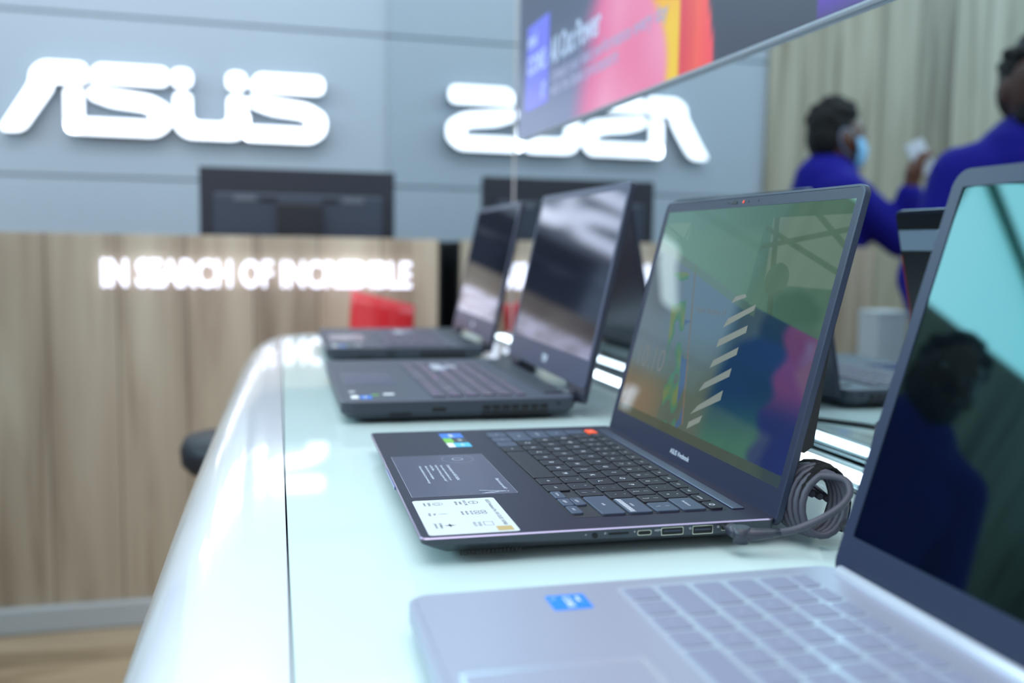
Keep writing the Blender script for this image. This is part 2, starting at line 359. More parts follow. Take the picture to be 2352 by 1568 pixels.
# ------------------------------------------------------------------ large wall display above the table
dsp=empty('wall_display',(.490,1.849,.3968),label='large advertising display with pink, yellow and red picture hung on mirror',cat='display screen')
DW,DH=1.40,.79
box('housing',.0,.0098,-DW,0,0,DH,mat('display_housing',(190,198,210),.4),dsp,bev=.001)
NAVY=(70,84,112)
def disp(a,z):   # a: metres from far-left edge towards the viewer, z: metres up
    base=mix((118,135,178),(72,88,118),sstep(0,.22,z))
    base=mix(base,(70,82,110),sstep(.15,.3,z))
    wob=.02*math.sin(z*30)+.012*math.sin(z*71+1)
    e0=.30+.55*max(z-.02,0)*1.1+wob*.5
    col=mix(base,(228,105,165),sstep(e0,e0+.13,a))
    pk=noise.noise(Vector((a*7,z*9,0)))*.5+.5
    col=mix(col,mix((238,110,160),(250,175,215),pk),sstep(e0+.06,e0+.2,a))
    ye=.705-.35*max(z,0)+.03*math.sin(z*22+.5)
    col=mix(col,mix((255,150,30),(250,212,45),sstep(.17,.06,z)),sstep(ye-.012,ye+.012,a))
    re=.757
    if a>re: col=mix((226,62,82),(255,112,82),sstep(re,re+.075,a)*.9-.0)
    if a>.80: col=mix((252,100,80),(252,78,100),(a-.80)/.05)
    de=.851-.02*sstep(0,.1,z)
    col=mix(col,mix((58,66,92),(48,58,84),z*3),sstep(de-.004,de+.004,a))
    if a>1.06: 
        col=mix(col,(90,50,190),sstep(.12,.06,abs(a-1.12))*sstep(-.02,.02,z-.00))
    return col
picture('screen_picture',DW-.004,DH-.004,180,110,disp,vcol_emit('display_picture',.85,rough=.35,spec=.25),dsp,(-.0006,-.002,.002),axis='YZ')
bl=mat('blue_panel_light',(20,20,60),.3,emit=(108,118,252),es=.85)
b=MB(); v=[(0,-.055,.05),(0,-.203,.05),(0,-.208,.205),(0,-.065,.205)]; b.add(v,[(0,1,2,3)]); b.make('blue_badge',bl,dsp,(-.0012,0,0))
WT=mat('display_white_text',(20,20,20),.3,emit=(186,214,250),es=.95); WT2=mat('display_pale_text',(20,20,20),.3,emit=(176,186,232),es=.75)
TM=lambda y,z: Matrix.Translation((-.0020,-y,z))@Matrix.Rotation(-PI/2,4,'Z')@Matrix.Rotation(PI/2,4,'X')
b=MB(); b.text('intel',.034,TM(.10,.165),offset=.001); b.make('badge_text',WT,dsp); b=MB(); b.text('CORE',.045,TM(.13,.115),offset=.0015); b.make('badge_text',WT,dsp); b=MB(); b.text('i7',.036,TM(.178,.062),offset=.001); b.make('badge_text',WT,dsp); b=MB()
b.text('All Out Power',.060,TM(.218,.112),offset=.0016,align='LEFT',width=.262)
b.make('picture_title',WT,dsp)
b=MB(); b.text('Unleash your best performance every day',.03,TM(.225,.080),offset=.0006,align='LEFT',width=.50)
b.text('with the latest processors',.03,TM(.225,.056),offset=.0006,align='LEFT',width=.33)
b.make('picture_caption',WT2,dsp)
# ------------------------------------------------------------------ laptops
def keymesh(x0,x1,y0,y1,z0,h,mats,leg,parent,lsize=.0056,font=None,small=None,dish=True,stripe=False):
    cx,cy=(x0+x1)/2,(y0+y1)/2; b=MB(); hx,hy=(x1-x0)/2,(y1-y0)/2
    R=lambda d,z,r: [(p[0],p[1],z) for p in rrect(-hx+d,hx-d,-hy+d,hy-d,r,3)]
    b.loft([R(0,0,.0016),R(0,h-.00035,.0016),R(.00035,h,.0015)])
    if leg:
        if small is not None:
            b.text(small,lsize*.62,T(hx*.0,hy*.30,h+.00006),1)
            b.text(leg,lsize*.85,T(0,-hy*.62,h+.00006),1)
        elif len(leg)==1: b.text(leg,lsize,T(0,-lsize*.36,h+.00006),1,offset=.00004)
        else: b.text(leg,min(lsize*.56,1.55*hx*2/(len(leg)*1.25)),T(0,-lsize*.22,h+.00006),1)
    if stripe:
        for k in range(9):
            y=-hy+.0012+k*(2*hy-.0024)/9.; x=-hx+.0012
            n=9
        for k in range(10):
            xx=-hx+.0014+k*.00315
            q=[(xx,-hy+.0010,h+.0001),(xx+.0017,-hy+.0010,h+.0001),(xx+.0036,-hy+.0046,h+.0001),(xx+.0019,-hy+.0046,h+.0001)]
            q=[(min(a,hx-.001),b_,c) for a,b_,c in q]; b.add(q,[(0,1,2,3)],1)
    o=b.make('key',mats,parent,(cx,cy,z0)); return o
def row(x,y0,d,specs,U,gap,mk):
    for wd,leg,sm,st in specs:
        w_=wd*U if wd<9 else wd/1000
        mk(x+gap/2,x+w_-gap/2,y0,y0+d,leg,sm,st); x+=w_
def laptop_frame(name,x,y,a,W,**k):
    ey=(-math.sin(a),math.cos(a)); return empty(name,(x+W/2*ey[0],y+W/2*ey[1],0),a-PI/2,**k)
def ring(b,x0,x1,z0,z1,r0,X0,X1,Z0,Z1,r1,yf,yb,m=0):
    # bezel: rounded outer outline, inner window, front at yf, back at yb
    O=rrect(x0,x1,z0,z1,r0,5); I=rrect(X0,X1,Z0,Z1,r1,5)
    b.loft([[(p[0],yb,p[1]) for p in I],[(p[0],yf,p[1]) for p in I],[(p[0],yf,p[1]) for p in O],[(p[0],yb,p[1]) for p in O]],m,caps=False)

# ======= the sharp laptop in the middle
VBW,VBD=.3174,.2285
vb=laptop_frame('laptop',.0858,.5301,-.0144,VBW,label='open black laptop in sharp focus with orange escape key and white spec label',cat='laptop',group=None)
VDK=mat('anodised_dark_violet',(29,26,48),.42,metal=.1,spec=.28,noise_amt=.03)
VSIDE=mat('anodised_side',(66,72,80),.34,metal=.5)
CHAM=mat('polished_chamfer',(150,140,165),.25,metal=.9)
KEYD=mat('key_black',(26,25,36),.45,spec=.35); KEYG=mat('key_slate',(58,68,88),.42,spec=.4); LEGW=mat('key_legend_white',(205,210,220),.5,emit=(205,210,220),es=.05); KEYO=mat('key_orange',(255,84,30),.45)
BEZ=mat('bezel_navy_black',(30,37,58),.38,spec=.35)
hw=VBW/2
b=MB(); RR=lambda d,z,r=.0042: [(p[0],p[1],z) for p in rrect(-hw+d,hw-d,d,VBD-d,r,6)]
lift=lambda q:[(x,y,z+.0052*max(0,1-(y/.020))) for x,y,z in q]
b.loft([RR(.026,.0030),RR(.016,.0042),lift(RR(.0040,.0080)),lift(RR(.0005,.0096)),RR(0,.0172)],0,caps=False)
b.add(RR(.026,.0030),[list(range(28))[::-1]],0)
b.loft([RR(0,.0172),RR(.0009,.0180)],1,caps=False)
b.add(RR(.0009,.0180),[list(range(28))],2)
b.make('base',[VSIDE,CHAM,VDK],vb)
box('keyboard_plate',-.1385,.1345,.1005,.2075,.01801,.01808,mat('key_gap_shade',(22,22,32),.5),vb,r=.003)  # thin dark plate paints the shade in the gaps between keys
PLT=[KEYD,LEGW]
def mkv(x0,x1,y0,y1,leg,sm,st):
    mt={'g':[KEYG,LEGW],'o':[KEYO,LEGW],'s':[KEYG,LEGW]}.get(st,PLT)
    keymesh(x0,x1,y0,y1,.0181,.0013,mt,leg,vb,small=sm,stripe=(st=='s'))
U=.0186; X0=-.137; gap=.0022; d=.0163; Y=lambda k: .1020+.01865*k
row(X0,Y(0),d,[(22.5,'ctrl',None,'g'),(19.5,'fn',None,'g'),(19.5,'',None,'g'),(19.7,'alt',None,''),(91,'',None,'')]+[(19,'alt',None,''),(19,'ctrl',None,'')],U,gap,mkv)
for x0,yy,leg in ((.0738,0,'home'),(.0925,0,'pgdn'),(.0925,1,'pgup'),(.1112,0,'end')):
    mkv(x0,x0+.0168,Y(0)+.0001+.0084*yy,Y(0)+.0078+.0084*yy,leg,None,'g')
row(X0,Y(1),d,[(41,'shift',None,'g')]+[(1,c,s_,'') for c,s_ in zip('ZXCVBNM',[None]*7)]+[(1,',','<',''),(1,'.','>',''),(1,'/','?','')]+[(44,'shift',None,'g')],U,gap,mkv)
row(X0,Y(2),d,[(31,'caps lock',None,'g')]+[(1,c,None,'') for c in 'ASDFGHJKL']+[(1,';',':',''),(1,"'",'"',''),(35.4,'enter',None,'s')],U,gap,mkv)
row(X0,Y(3),d,[(26,'tab',None,'g')]+[(1,c,None,'') for c in 'QWERTYUIOP']+[(1,'[','{',''),(1,']','}',''),(21.8,'\\','|','g')],U,gap,mkv)
row(X0,Y(4),d,[(1,'`','~','g')]+[(1,c,s_,'') for c,s_ in zip('1234567890','!@#$%^&*()')]+[(1,'-','_',''),(1,'=','+',''),(29.2,'backspace',None,'g')],U,gap,mkv)
row(X0,Y(5)+.0005,.0088,[(18.1,'esc',None,'o')]+[(18.1,'f%d'%k,None,'') for k in range(1,13)]+[(18.1,'delete',None,''),(18.1,'O',None,'')],U,gap,mkv)
# small window mark on one key
# touchpad with clear film
TPF=mat('touchpad_film',(58,56,80),.32); TPE=mat('film_edge',(150,152,172),.4)
b=MB(); b.slab(-.0572,.0677,.0072,.0815,0,.00012,r=.001,m=1); b.slab(-.0569,.0674,.0075,.0812,.0001,.00018,r=.001,m=0)
tp=b.make('touchpad',[TPF,TPE],vb,(0,0,.0180))
PRW=mat('film_print_white',(205,214,230),.5)
b=MB(); z=.00022
cx,cy=-.0405,.0585
def circ(b,cx,cy,r,wd,z,m=0,dash=0,n=48):
    for k in range(n):
        if dash and k%2: continue
        a0=2*PI*k/n;a1=2*PI*(k+(1 if not dash else .8))/n
        q=[(cx+(r-wd)*math.cos(a0),cy+(r-wd)*math.sin(a0),z),(cx+r*math.cos(a0),cy+r*math.sin(a0),z),(cx+r*math.cos(a1),cy+r*math.sin(a1),z),(cx+(r-wd)*math.cos(a1),cy+(r-wd)*math.sin(a1),z)]
        b.add(q,[(0,1,2,3)],m)
circ(b,cx,cy,.0044,.0005,z); circ(b,cx,cy,.0128,.0003,z,dash=1,n=96); b.make('film_dial_mark',PRW,tp); b=MB()
ty=.0462
for s_,sz,dy in (('Create instantly with ASUS DialPad',.0034,0),('- Open or adjust in creative software for your',.0026,.0052),('Adobe Premiere, Photoshop, Lightroom Classic*',.0026,.0092),('and After Effects',.0026,.0132),('- Adjust the volume or screen brightness',.0026,.0172),('- Define customised functions for your creative apps',.0026,.0218)):
    b.text(s_,sz,T(-.0225,ty-dy,z),offset=.00003,align='LEFT')
b.make('film_print',PRW,tp); b=MB(); b.text('Slide in to turn on/off',.0034,T(.0262,.0742,z),offset=.00004,align='LEFT')
b.make('film_caption',PRW,tp); b=MB(); circ(b,.0625,.0745,.0016,.0003,z,n=20)
hand=[(.0625,.0738),(.0605,.0700),(.0585,.0665),(.0598,.0600),(.0600,.0540)]
for pts in ([(.0622,.0735),(.0600,.0660),(.0575,.0560)],[(.0622,.0735),(.0632,.0690),(.0625,.0655),(.0640,.0610)],[(.0632,.0690),(.0650,.0650),(.0650,.0600)],[(.0640,.0610),(.0658,.0560),(.0650,.0600)]):
    for p,q in zip(pts,pts[1:]):
        dx,dy=q[0]-p[0],q[1]-p[1]; L_=math.hypot(dx,dy); nx,ny_=-dy/L_*.00028,dx/L_*.00028
        b.add([(p[0]-nx,p[1]-ny_,z),(p[0]+nx,p[1]+ny_,z),(q[0]+nx,q[1]+ny_,z),(q[0]-nx,q[1]-ny_,z)],[(0,1,2,3)])
b.make('film_drawing',PRW,tp)
# white spec label
LW=mat('white_label_paper',(196,203,208),.45); LG=mat('label_grey_print',(92,104,112),.5); LGold=mat('label_gold_print',(176,152,96),.45)
lb=tag(box('spec_label',.0772,.1542,.0058,.0615,.0180,.01815,LW,vb,r=.0025),label='white paper label with grey pictograms')
b=MB(); z=.00021; LT=lambda x,y: T(x-.1157,y-.03365,z)
b.text('ASUS Vivobook Pro 14X OLED  N7400',.0036,LT(.0815,.0545),align='LEFT',offset=.00003)
def P_(x,y): return (x-.1157,y-.03365)
for col,x in enumerate((.0875,.1110,.1360)):
    for rw,y in enumerate((.0455,.0215)):
        px,py=P_(x,y)
        if (col,rw)==(0,0): circ(b,px,py,.0034,.0006,z,n=24); b.text('OLED',.0018,T(px,py-.0006,z))
        elif (col,rw)==(1,0):
            for dx in(-.0022,.0022):
                for dy in (-.0022,.0022): circ(b,px+dx,py+dy,.0020,.0006,z,n=14)
        elif (col,rw)==(2,0): ring(b2:=MB(),-.004,.004,-.003,.003,.0005,-.0036,.0036,-.0026,.0026,.0003,0,.00001); b.add([(p[0]+px,p[2]+py,z) for p in b2.v],b2.f)
        elif (col,rw)==(0,1): circ(b,px,py,.0034,.0003,z,n=24); circ(b,px+.0006,py-.0006,.002,.0003,z,n=16)
        elif (col,rw)==(1,1): b.add([(px-.0007,py+.004,z),(px+.0010,py+.0002,z),(px+.0002,py+.0002,z),(px+.0007,py-.004,z),(px-.0010,py-.0002,z),(px-.0002,py-.0002,z)],[(0,1,2),(3,4,5),(1,2,4,5)])
        else: b.add([(px,py+.004,z),(px+.0013,py,z),(px,py-.004,z),(px-.0013,py,z)],[(0,1,2,3)]); b.add([(px-.004,py,z),(px,py+.0009,z),(px+.004,py,z),(px,py-.0009,z)],[(0,1,2,3)])
        for t_,(s_) in enumerate((('OLED 2.8K','display','600 nits'),('IceCool','dual fan','thermal'),('1TB SSD','PCIe 3.0',''),('DialPad','control',''),('Fast','charge',''),('US Military','grade test',''))[col+3*rw]):
            if s_: b.text(s_,.0026,T(px,py-.0064-.0030*t_,z),offset=.00003)
b.make('label_print',LG,lb)
b=MB(); px,py=P_(.1470,.0535); b.slab(px-.0045,px+.0045,py-.0050,py+.0048,.00015,.00022); b.make('hologram',LGold,lb)
# sticker block
def sticker(name,x0,x1,y0,y1,z,m,parent,txt=None,tm=None,ts=.004):
    o=box(name,x0,x1,y0,y1,z,z+.00012,m,parent,r=.0008)
    if txt:
        b=MB(); b.text(txt,ts,T(0,-ts*.35,.00018),offset=ts*.02); b.make('sticker_print',tm,o)
    return o
IB=mat('sticker_blue',(34,110,205),.35); NG=mat('sticker_green',(110,185,50),.35); NK=mat('sticker_black',(24,26,30),.35); CB=mat('sticker_cyan',(60,180,225),.35); SW=mat('sticker_white',(226,232,236),.4)
sticker('sticker',-.1440,-.1240,.0600,.0800,.0180,IB,vb,'intel',SW,.0070)
sticker('sticker',-.1232,-.1040,.0600,.0680,.0180,NG,vb); sticker('sticker',-.1232,-.1040,.0682,.0800,.0180,NK,vb,'RTX',SW,.0045)
sticker('sticker',-.1030,-.0860,.0600,.0660,.0180,SW,vb); sticker('sticker',-.1030,-.0860,.0662,.0800,.0180,CB,vb,'OLED',SW,.0036)
# front lip latch
box('front_notch',-.022,.034,-.0006,.0012,.0150,.0174,mat('latch_lilac',(110,118,165),.3,metal=.5),vb)
# side ports on the near side (x = +W/2)
BLKP=mat('port_black',(8,8,10),.5); MET=mat('port_metal',(190,186,170),.25,metal=1)
def port(name,y0,y1,z0,z1,rim=True,r=.0008):
    cy,cz=(y0+y1)/2,(z0+z1)/2; b=MB(); Mx=Matrix(((0,0,1,0),(1,0,0,0),(0,1,0,0),(0,0,0,1)))  # x->y, y->z, z->x
    if rim: b.slab(-(y1-y0)/2-.0005,(y1-y0)/2+.0005,-(z1-z0)/2-.0005,(z1-z0)/2+.0005,-.001,.00012,r=r,m=1,M=Mx)
    b.slab(-(y1-y0)/2,(y1-y0)/2,-(z1-z0)/2,(z1-z0)/2,-.001,.00022,r=r,m=0,M=Mx)
    if rim and y1-y0>.01: b.slab(-(y1-y0)/2*.82,(y1-y0)/2*.82,-(z1-z0)*.06,(z1-z0)*.16,-.0005,.00032,r=0,m=2,M=Mx)
    return b.make(name,[BLKP,MET,BLK2],vb,(hw,cy,cz))
port('audio_jack',.1052,.1087,.0120,.0155,False,.0017); port('card_slot',.1160,.1288,.0137,.0146,False,0)
port('usb_c_port',.1348,.1432,.0126,.0150,True,.0012); port('hdmi_port',.1505,.1645,.0117,.0158); port('usb_port',.1715,.1845,.0112,.0158); port('usb_port',.191,.1955,.0125,.0155)
b=MB(); Mx=Matrix(((0,0,1,0),(1,0,0,0),(0,1,0,0),(0,0,0,1)))
for yy,s_ in ((.1010,'o'),(.1135,'D'),(.1325,'4'),(.1480,'HDMI'),(.1695,'SS'),(.1885,'SS')): b.text(s_,.0018,Matrix.Translation((hw+.0001,yy,.0142))@Mx)
b.make('port_marking',LEGW,vb)
b=MB()
for k in range(16): b.slab(.024+.0024*k,.0254+.0024*k,.0060,.0084,-.0005,.0003,M=Matrix.Translation((hw-.0030,0,0))@Mx)
b.make('side_vent',BLKP,vb)
for sx in (-1,1): box('rubber_foot',sx*.11-.02,sx*.11+.02,.03,.036,0,.0032,BLKP,vb); box('rubber_foot',sx*.11-.02,sx*.11+.02,.19,.196,0,.0032,BLKP,vb)
# hinge cover strip behind the keyboard
b=MB(); b.slab(-.138,.1345,.2105,.2190,.0179,.0190,bev=.0003,r=.0004,m=0)
b.make('hinge_cover',mat('hinge_satin',(84,88,110),.28,metal=.7),vb)
# lid
tL=1.3281; LL=.2258
lid_e=(0,VBD-.0005,.0125)
b=MB(); LR=rrect(-hw,hw,.0,LL,.007,6); LRi=rrect(-hw+.001,hw-.001,.001,LL-.001,.006,6)
b.loft([[(p[0],.0006,p[1]) for p in LR],[(p[0],.0040,p[1]) for p in LR],[(p[0],.0050,p[1]) for p in LRi]],0)
ring(b,-hw,hw,0,LL,.007,-hw+.0016,hw-.0016,.0016,LL-.0016,.006,0,.0007,0)
lid=b.make('lid',mat('lid_shell_navy',(42,50,70),.36,metal=.2),vb,lid_e,(-(PI/2-tL),0,0))
b=MB(); ring(b,-hw+.0017,hw-.0017,.0017,LL-.0017,.0055,-.1505,.1505,.0235,.2165,.0008,.0003,.0008); b.make('bezel',BEZ,lid)
def vbpic(a,s_):  # display picture with room and blue-clad person reflections painted into its colours
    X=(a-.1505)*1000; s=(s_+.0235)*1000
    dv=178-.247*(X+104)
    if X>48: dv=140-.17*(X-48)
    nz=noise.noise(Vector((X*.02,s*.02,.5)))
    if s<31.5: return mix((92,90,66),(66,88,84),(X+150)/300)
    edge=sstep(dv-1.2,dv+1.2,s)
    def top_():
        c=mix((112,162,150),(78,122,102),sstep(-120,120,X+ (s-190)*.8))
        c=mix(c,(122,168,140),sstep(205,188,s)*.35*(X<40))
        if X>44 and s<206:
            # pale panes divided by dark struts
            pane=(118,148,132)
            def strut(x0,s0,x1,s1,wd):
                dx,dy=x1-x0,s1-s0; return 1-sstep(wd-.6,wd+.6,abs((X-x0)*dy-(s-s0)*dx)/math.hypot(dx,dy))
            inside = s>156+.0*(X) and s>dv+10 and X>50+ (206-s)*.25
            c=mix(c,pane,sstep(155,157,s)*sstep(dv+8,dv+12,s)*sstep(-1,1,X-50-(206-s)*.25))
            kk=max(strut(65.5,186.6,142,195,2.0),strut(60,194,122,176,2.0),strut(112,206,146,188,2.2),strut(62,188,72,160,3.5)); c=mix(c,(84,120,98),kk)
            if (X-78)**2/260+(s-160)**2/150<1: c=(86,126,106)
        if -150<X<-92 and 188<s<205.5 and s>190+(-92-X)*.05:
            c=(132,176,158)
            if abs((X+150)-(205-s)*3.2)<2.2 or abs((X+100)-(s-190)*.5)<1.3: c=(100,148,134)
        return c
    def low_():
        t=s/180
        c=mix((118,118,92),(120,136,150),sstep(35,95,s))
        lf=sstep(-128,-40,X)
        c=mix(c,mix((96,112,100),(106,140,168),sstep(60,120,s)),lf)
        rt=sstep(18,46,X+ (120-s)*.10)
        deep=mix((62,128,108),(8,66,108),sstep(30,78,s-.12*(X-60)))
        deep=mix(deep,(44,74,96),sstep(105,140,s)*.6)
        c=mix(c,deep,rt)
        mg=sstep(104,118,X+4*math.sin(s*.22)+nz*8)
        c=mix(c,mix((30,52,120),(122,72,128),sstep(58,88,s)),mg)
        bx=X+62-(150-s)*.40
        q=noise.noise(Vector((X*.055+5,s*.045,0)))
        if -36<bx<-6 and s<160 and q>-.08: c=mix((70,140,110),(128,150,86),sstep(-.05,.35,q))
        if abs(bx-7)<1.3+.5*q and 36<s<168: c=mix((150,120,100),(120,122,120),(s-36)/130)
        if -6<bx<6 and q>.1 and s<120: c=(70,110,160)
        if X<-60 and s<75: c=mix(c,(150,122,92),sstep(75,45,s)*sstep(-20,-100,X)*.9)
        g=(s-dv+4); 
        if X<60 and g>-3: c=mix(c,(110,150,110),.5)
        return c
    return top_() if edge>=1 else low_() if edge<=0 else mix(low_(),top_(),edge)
scr=picture('screen',.301,.193,400,256,vbpic,vcol_emit('vb_picture_reflections',.50,spec=.6,rough=.015,tint=(150,235,205)),lid,(-.1505,.00055,.0235))
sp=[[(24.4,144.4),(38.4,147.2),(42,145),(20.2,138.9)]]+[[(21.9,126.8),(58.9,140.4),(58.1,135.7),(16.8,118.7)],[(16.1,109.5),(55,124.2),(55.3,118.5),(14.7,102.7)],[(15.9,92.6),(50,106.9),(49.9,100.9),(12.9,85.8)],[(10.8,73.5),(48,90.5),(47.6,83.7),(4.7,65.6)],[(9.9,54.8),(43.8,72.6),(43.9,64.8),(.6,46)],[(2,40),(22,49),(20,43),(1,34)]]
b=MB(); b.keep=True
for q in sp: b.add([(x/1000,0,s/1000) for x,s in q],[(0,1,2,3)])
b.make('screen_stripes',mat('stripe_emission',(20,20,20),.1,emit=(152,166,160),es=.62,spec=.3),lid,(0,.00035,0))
LTX=lambda x,s: Matrix.Translation((x,0,s))@Matrix.Rotation(PI/2,4,'X')
b=MB(); b.keep=True; b.text('10:10',.030,LTX(-.106,.070)); b.text('Friday, October 14',.007,LTX(-.012,.128)); b.make('screen_clock',mat('clock_emission',(30,30,30),.1,emit=(150,160,160),es=.42,spec=.3),lid,(0,.00037,0))
b=MB(); b.keep=True; b.text('ASUS Vivobook',.0057,LTX(.0015,.0105),offset=.00005,width=.0365); b.make('lid_logo',mat('logo_silver_print',(190,200,215),.4,emit=(190,200,215),es=.15),lid,(0,.0001,0))
b=MB(); b.slab(-.0245,-.0145,.2192,.2222,-.0001,.0002,r=.0013,M=Matrix.Rotation(PI/2,4,'X')); o=b.make('camera',[BLKP],lid,(0,.0002,0))
b=MB(); b.ball((-.0225,-.0002,.2207),(.0009,.0003,.0009)); b.make('lens',mat('lens_glass',(20,24,40),.05),o)
b=MB(); b.slab(-.0046,-.0026,.2194,.2218,0,.0003,r=.0004,M=Matrix.Rotation(PI/2,4,'X')); b.make('camera_shutter',KEYO,lid,(0,.0002,0))
b=MB()
for x in (.004,.020,-.031): b.slab(x,x+.0009,.2200,.2212,0,.0002,M=Matrix.Rotation(PI/2,4,'X'))
b.make('microphone',BLKP,lid,(0,.0002,0))
box('lid_label',-.13,-.02,.0051,.0055,.10,.205,mat('lid_label_black',(16,17,22),.4),lid)
box('lid_label',-.13,-.02,.0051,.0055,.188,.205,mat('lid_label_grey',(150,162,178),.4),lid) if False else None
o=box('lid_sticker',-.157,-.03,.0051,.0056,.06,.222,mat('lid_label_black',(16,17,22),.4),lid,r=.002); o['label']='black sticker with pale stripe on the back of the lid'
box('sticker_stripe',-.062,.062,.0003,.0006,.125,.146,mat('lid_label_grey',(150,162,178),.4),o); box('sticker_edge',-.0635,-.0615,.0003,.0006,.0,.120,mat('lid_label_red',(150,40,40),.4),o)
# wedge shaped anti-theft pad on the back of the lid near its free edge
b=MB(); b.add([(.125,.005,.135),(.156,.005,.135),(.156,.0085,.050),(.125,.0085,.050),(.125,.0135,.056),(.156,.0135,.056),(.156,.005,.050),(.125,.005,.050)],[(0,1,5,4),(4,5,2,3),(3,2,6,7),(0,7,6,1),(1,6,2,5),(0,4,3,7)])
b.make('security_pad',BLKP,lid)

# ======= gaming laptops (two alike), 15.6 inch
TW,TD=.3595,.256
GB=mat('gaming_shell',(54,60,70),.42,metal=.2); GDK=mat('gaming_deck',(60,64,80),.40,metal=.1)
GK=mat('key_backlit_grey',(78,72,90),.45); GL=mat('key_backlight_pink',(190,120,190),.5,emit=(210,120,200),es=.5); GL2=mat('key_backlight_amber',(190,170,150),.5,emit=(210,180,160),es=.45); GCLR=mat('key_translucent',(180,186,200),.3)
SCG=mat('switched_off_screen',(9,13,26),.085,spec=1.0,tint=(160,182,255))
def gaming(name,x,y,a,L_,tt,wasd,**k):
    root=laptop_frame(name,x,y,a,TW,**k); hw=TW/2
    b=MB(); R=lambda d,z,r=.012: [(p[0],p[1],z) for p in rrect(-hw+d,hw-d,d,TD-d,r,6)]
    b.loft([R(.016,.003),R(.006,.0055),R(0,.012),R(0,.0232)],0,caps=False); b.add(R(.016,.003),[list(range(28))[::-1]],0)
    b.loft([R(0,.0232),R(.0012,.0245)],1,caps=False); b.add(R(.0012,.0245),[list(range(28))],1)
    b.make('base',[GB,GDK],root)
    box('rear_deck',-.150,.150,.2265,.250,.0245,.0262,mat('rear_deck_black',(30,34,44),.35),root,bev=.0008,r=.002)
    box('touchpad',-.045,.060,.012,.072,.0245,.0247,mat('touchpad_slate',(58,70,98),.22),root,r=.003)
    n=0
    def mk(x0,x1,y0,y1,leg,sm,st):
        nonlocal n; n+=1
        mt=[GK,GL if (n*7)%3 else GL2]
        if wasd and leg in list('WASD') : mt=[GCLR,SW]
        keymesh(x0,x1,y0,y1,.0246,.0016,mt,leg,root,lsize=.0062)
    U=.0182; g=.0026; dd=.0156; YY=lambda k: .098+.0186*k; X0=-.139
    row(X0,YY(0),dd,[(1.3,'ctrl',0 or None,''),(1,'fn',None,''),(1,'w',None,''),(1,'alt',None,''),(5.2,'',None,''),(1,'alt',None,''),(1.1,'ctrl',None,''),(1,'<',None,''),(1,'v',None,''),(1,'>',None,''),(1,'0',None,''),(1,'.',None,'')],U,g,mk)
    row(X0,YY(1),dd,[(2.2,'shift',None,'')]+[(1,c,None,'') for c in 'ZXCVBNM,./']+[(2.3,'shift',None,'')]+[(1,c,None,'') for c in '12'],U,g,mk)
    row(X0,YY(2),dd,[(1.7,'caps',None,'')]+[(1,c,None,'') for c in "ASDFGHJKL;'"]+[(1.8,'enter',None,'')]+[(1,c,None,'') for c in '45'],U,g,mk)
    row(X0,YY(3),dd,[(1.4,'tab',None,'')]+[(1,c,None,'') for c in "QWERTYUIOP[]"]+[(1.1,'\\',None,'')]+[(1,c,None,'') for c in '78'],U,g,mk)
    row(X0,YY(4),dd,[(1,c,None,'') for c in "`1234567890-="]+[(1.5,'bksp',None,'')]+[(1,c,None,'') for c in '/*'],U,g,mk)
    row(X0,YY(5)+.002,.0105,[(1.03,'esc',None,'')]+[(1.03,'f%d'%q,None,'') for q in range(1,13)]+[(1.03,'del',None,'')]*3,U,g,mk)
    for nm,x0,x1,y0,y1,m,tx in (('sticker',.138,.158,.012,.020,SW,None),('sticker',.140,.162,.0215,.034,IB,'intel'),('sticker',.128,.138,.048,.060,SW,None),('sticker',.108,.114,.012,.019,SW,None),('sticker',.134,.140,.035,.043,NG,None)):
        sticker(nm,x0,x1,y0,y1,.0245,m,root,tx,SW,.006)
    sd=lambda y0,y1,z0,z1: (hw-.004,hw+.0002,y0,y1,z0,z1)
    def sp_(nm,*q): return box(nm,*sd(*q),BLKP,root)
    sp_('card_slot',.050,.073,.0085,.0115); sp_('usb_port',.095,.110,.0120,.0165); sp_('lock_slot',.2330,.2370,.0165,.0195)
    b=MB()
    for k in range(7):
        for j in range(2): b.slab(-.001,.0002,.150+.0107*k-.19,.1585+.0107*k-.19,.0070+.0062*j,.0118+.0062*j)
    b.make('side_vent',BLKP,root,(hw,.19,0))
    for sx in (-.12,.12):
        for yy in (.03,.22): box('rubber_foot',sx-.02,sx+.02,yy,yy+.008,0,.0034,BLKP,root)
    # lid with a raised lower edge between two hinge feet
    b=MB(); O=rounded([(-hw+.002,.018),(-.150,.018),(-.147,-.004),(-.118,-.004),(-.114,.018),(.114,.018),(.118,-.004),(.147,-.004),(.150,.018),(hw-.002,.018),(hw,.03),(hw,L_-.001),(hw-.014,L_),(-hw+.014,L_),(-hw,L_-.001),(-hw,.03)],.006,3)
    O=rounded([(-hw,.004),(-.118,.004),(-.112,.020),(.112,.020),(.118,.004),(hw,.004),(hw,L_),(-hw,L_)],.007,4)
    O=[(p[0],p[1]) for p in O]
    b.loft([[(p[0],.0008,p[1]) for p in O],[(p[0],.0062,p[1]) for p in O],[(p[0]*.993,.0075,.005+(p[1]-.005)*.993) for p in O]])
    lid=b.make('lid',mat('gaming_lid',(44,46,60),.38,metal=.3),root,(0,TD+.004,.0125),(-(PI/2-tt),0,0))
    b=MB(); ring(b,-hw,hw,.0205,L_,.007,-.1725,.1725,.052,.2465,.001,0,.0009); b.make('bezel',mat('gaming_bezel',(50,58,82),.4),lid)
    b=MB(); b.keep=True; b.add([(-.1725,.0005,.052),(.1725,.0005,.052),(.1725,.0005,.2465),(-.1725,.0005,.2465)],[(0,1,2,3)]); b.make('screen',SCG,lid)
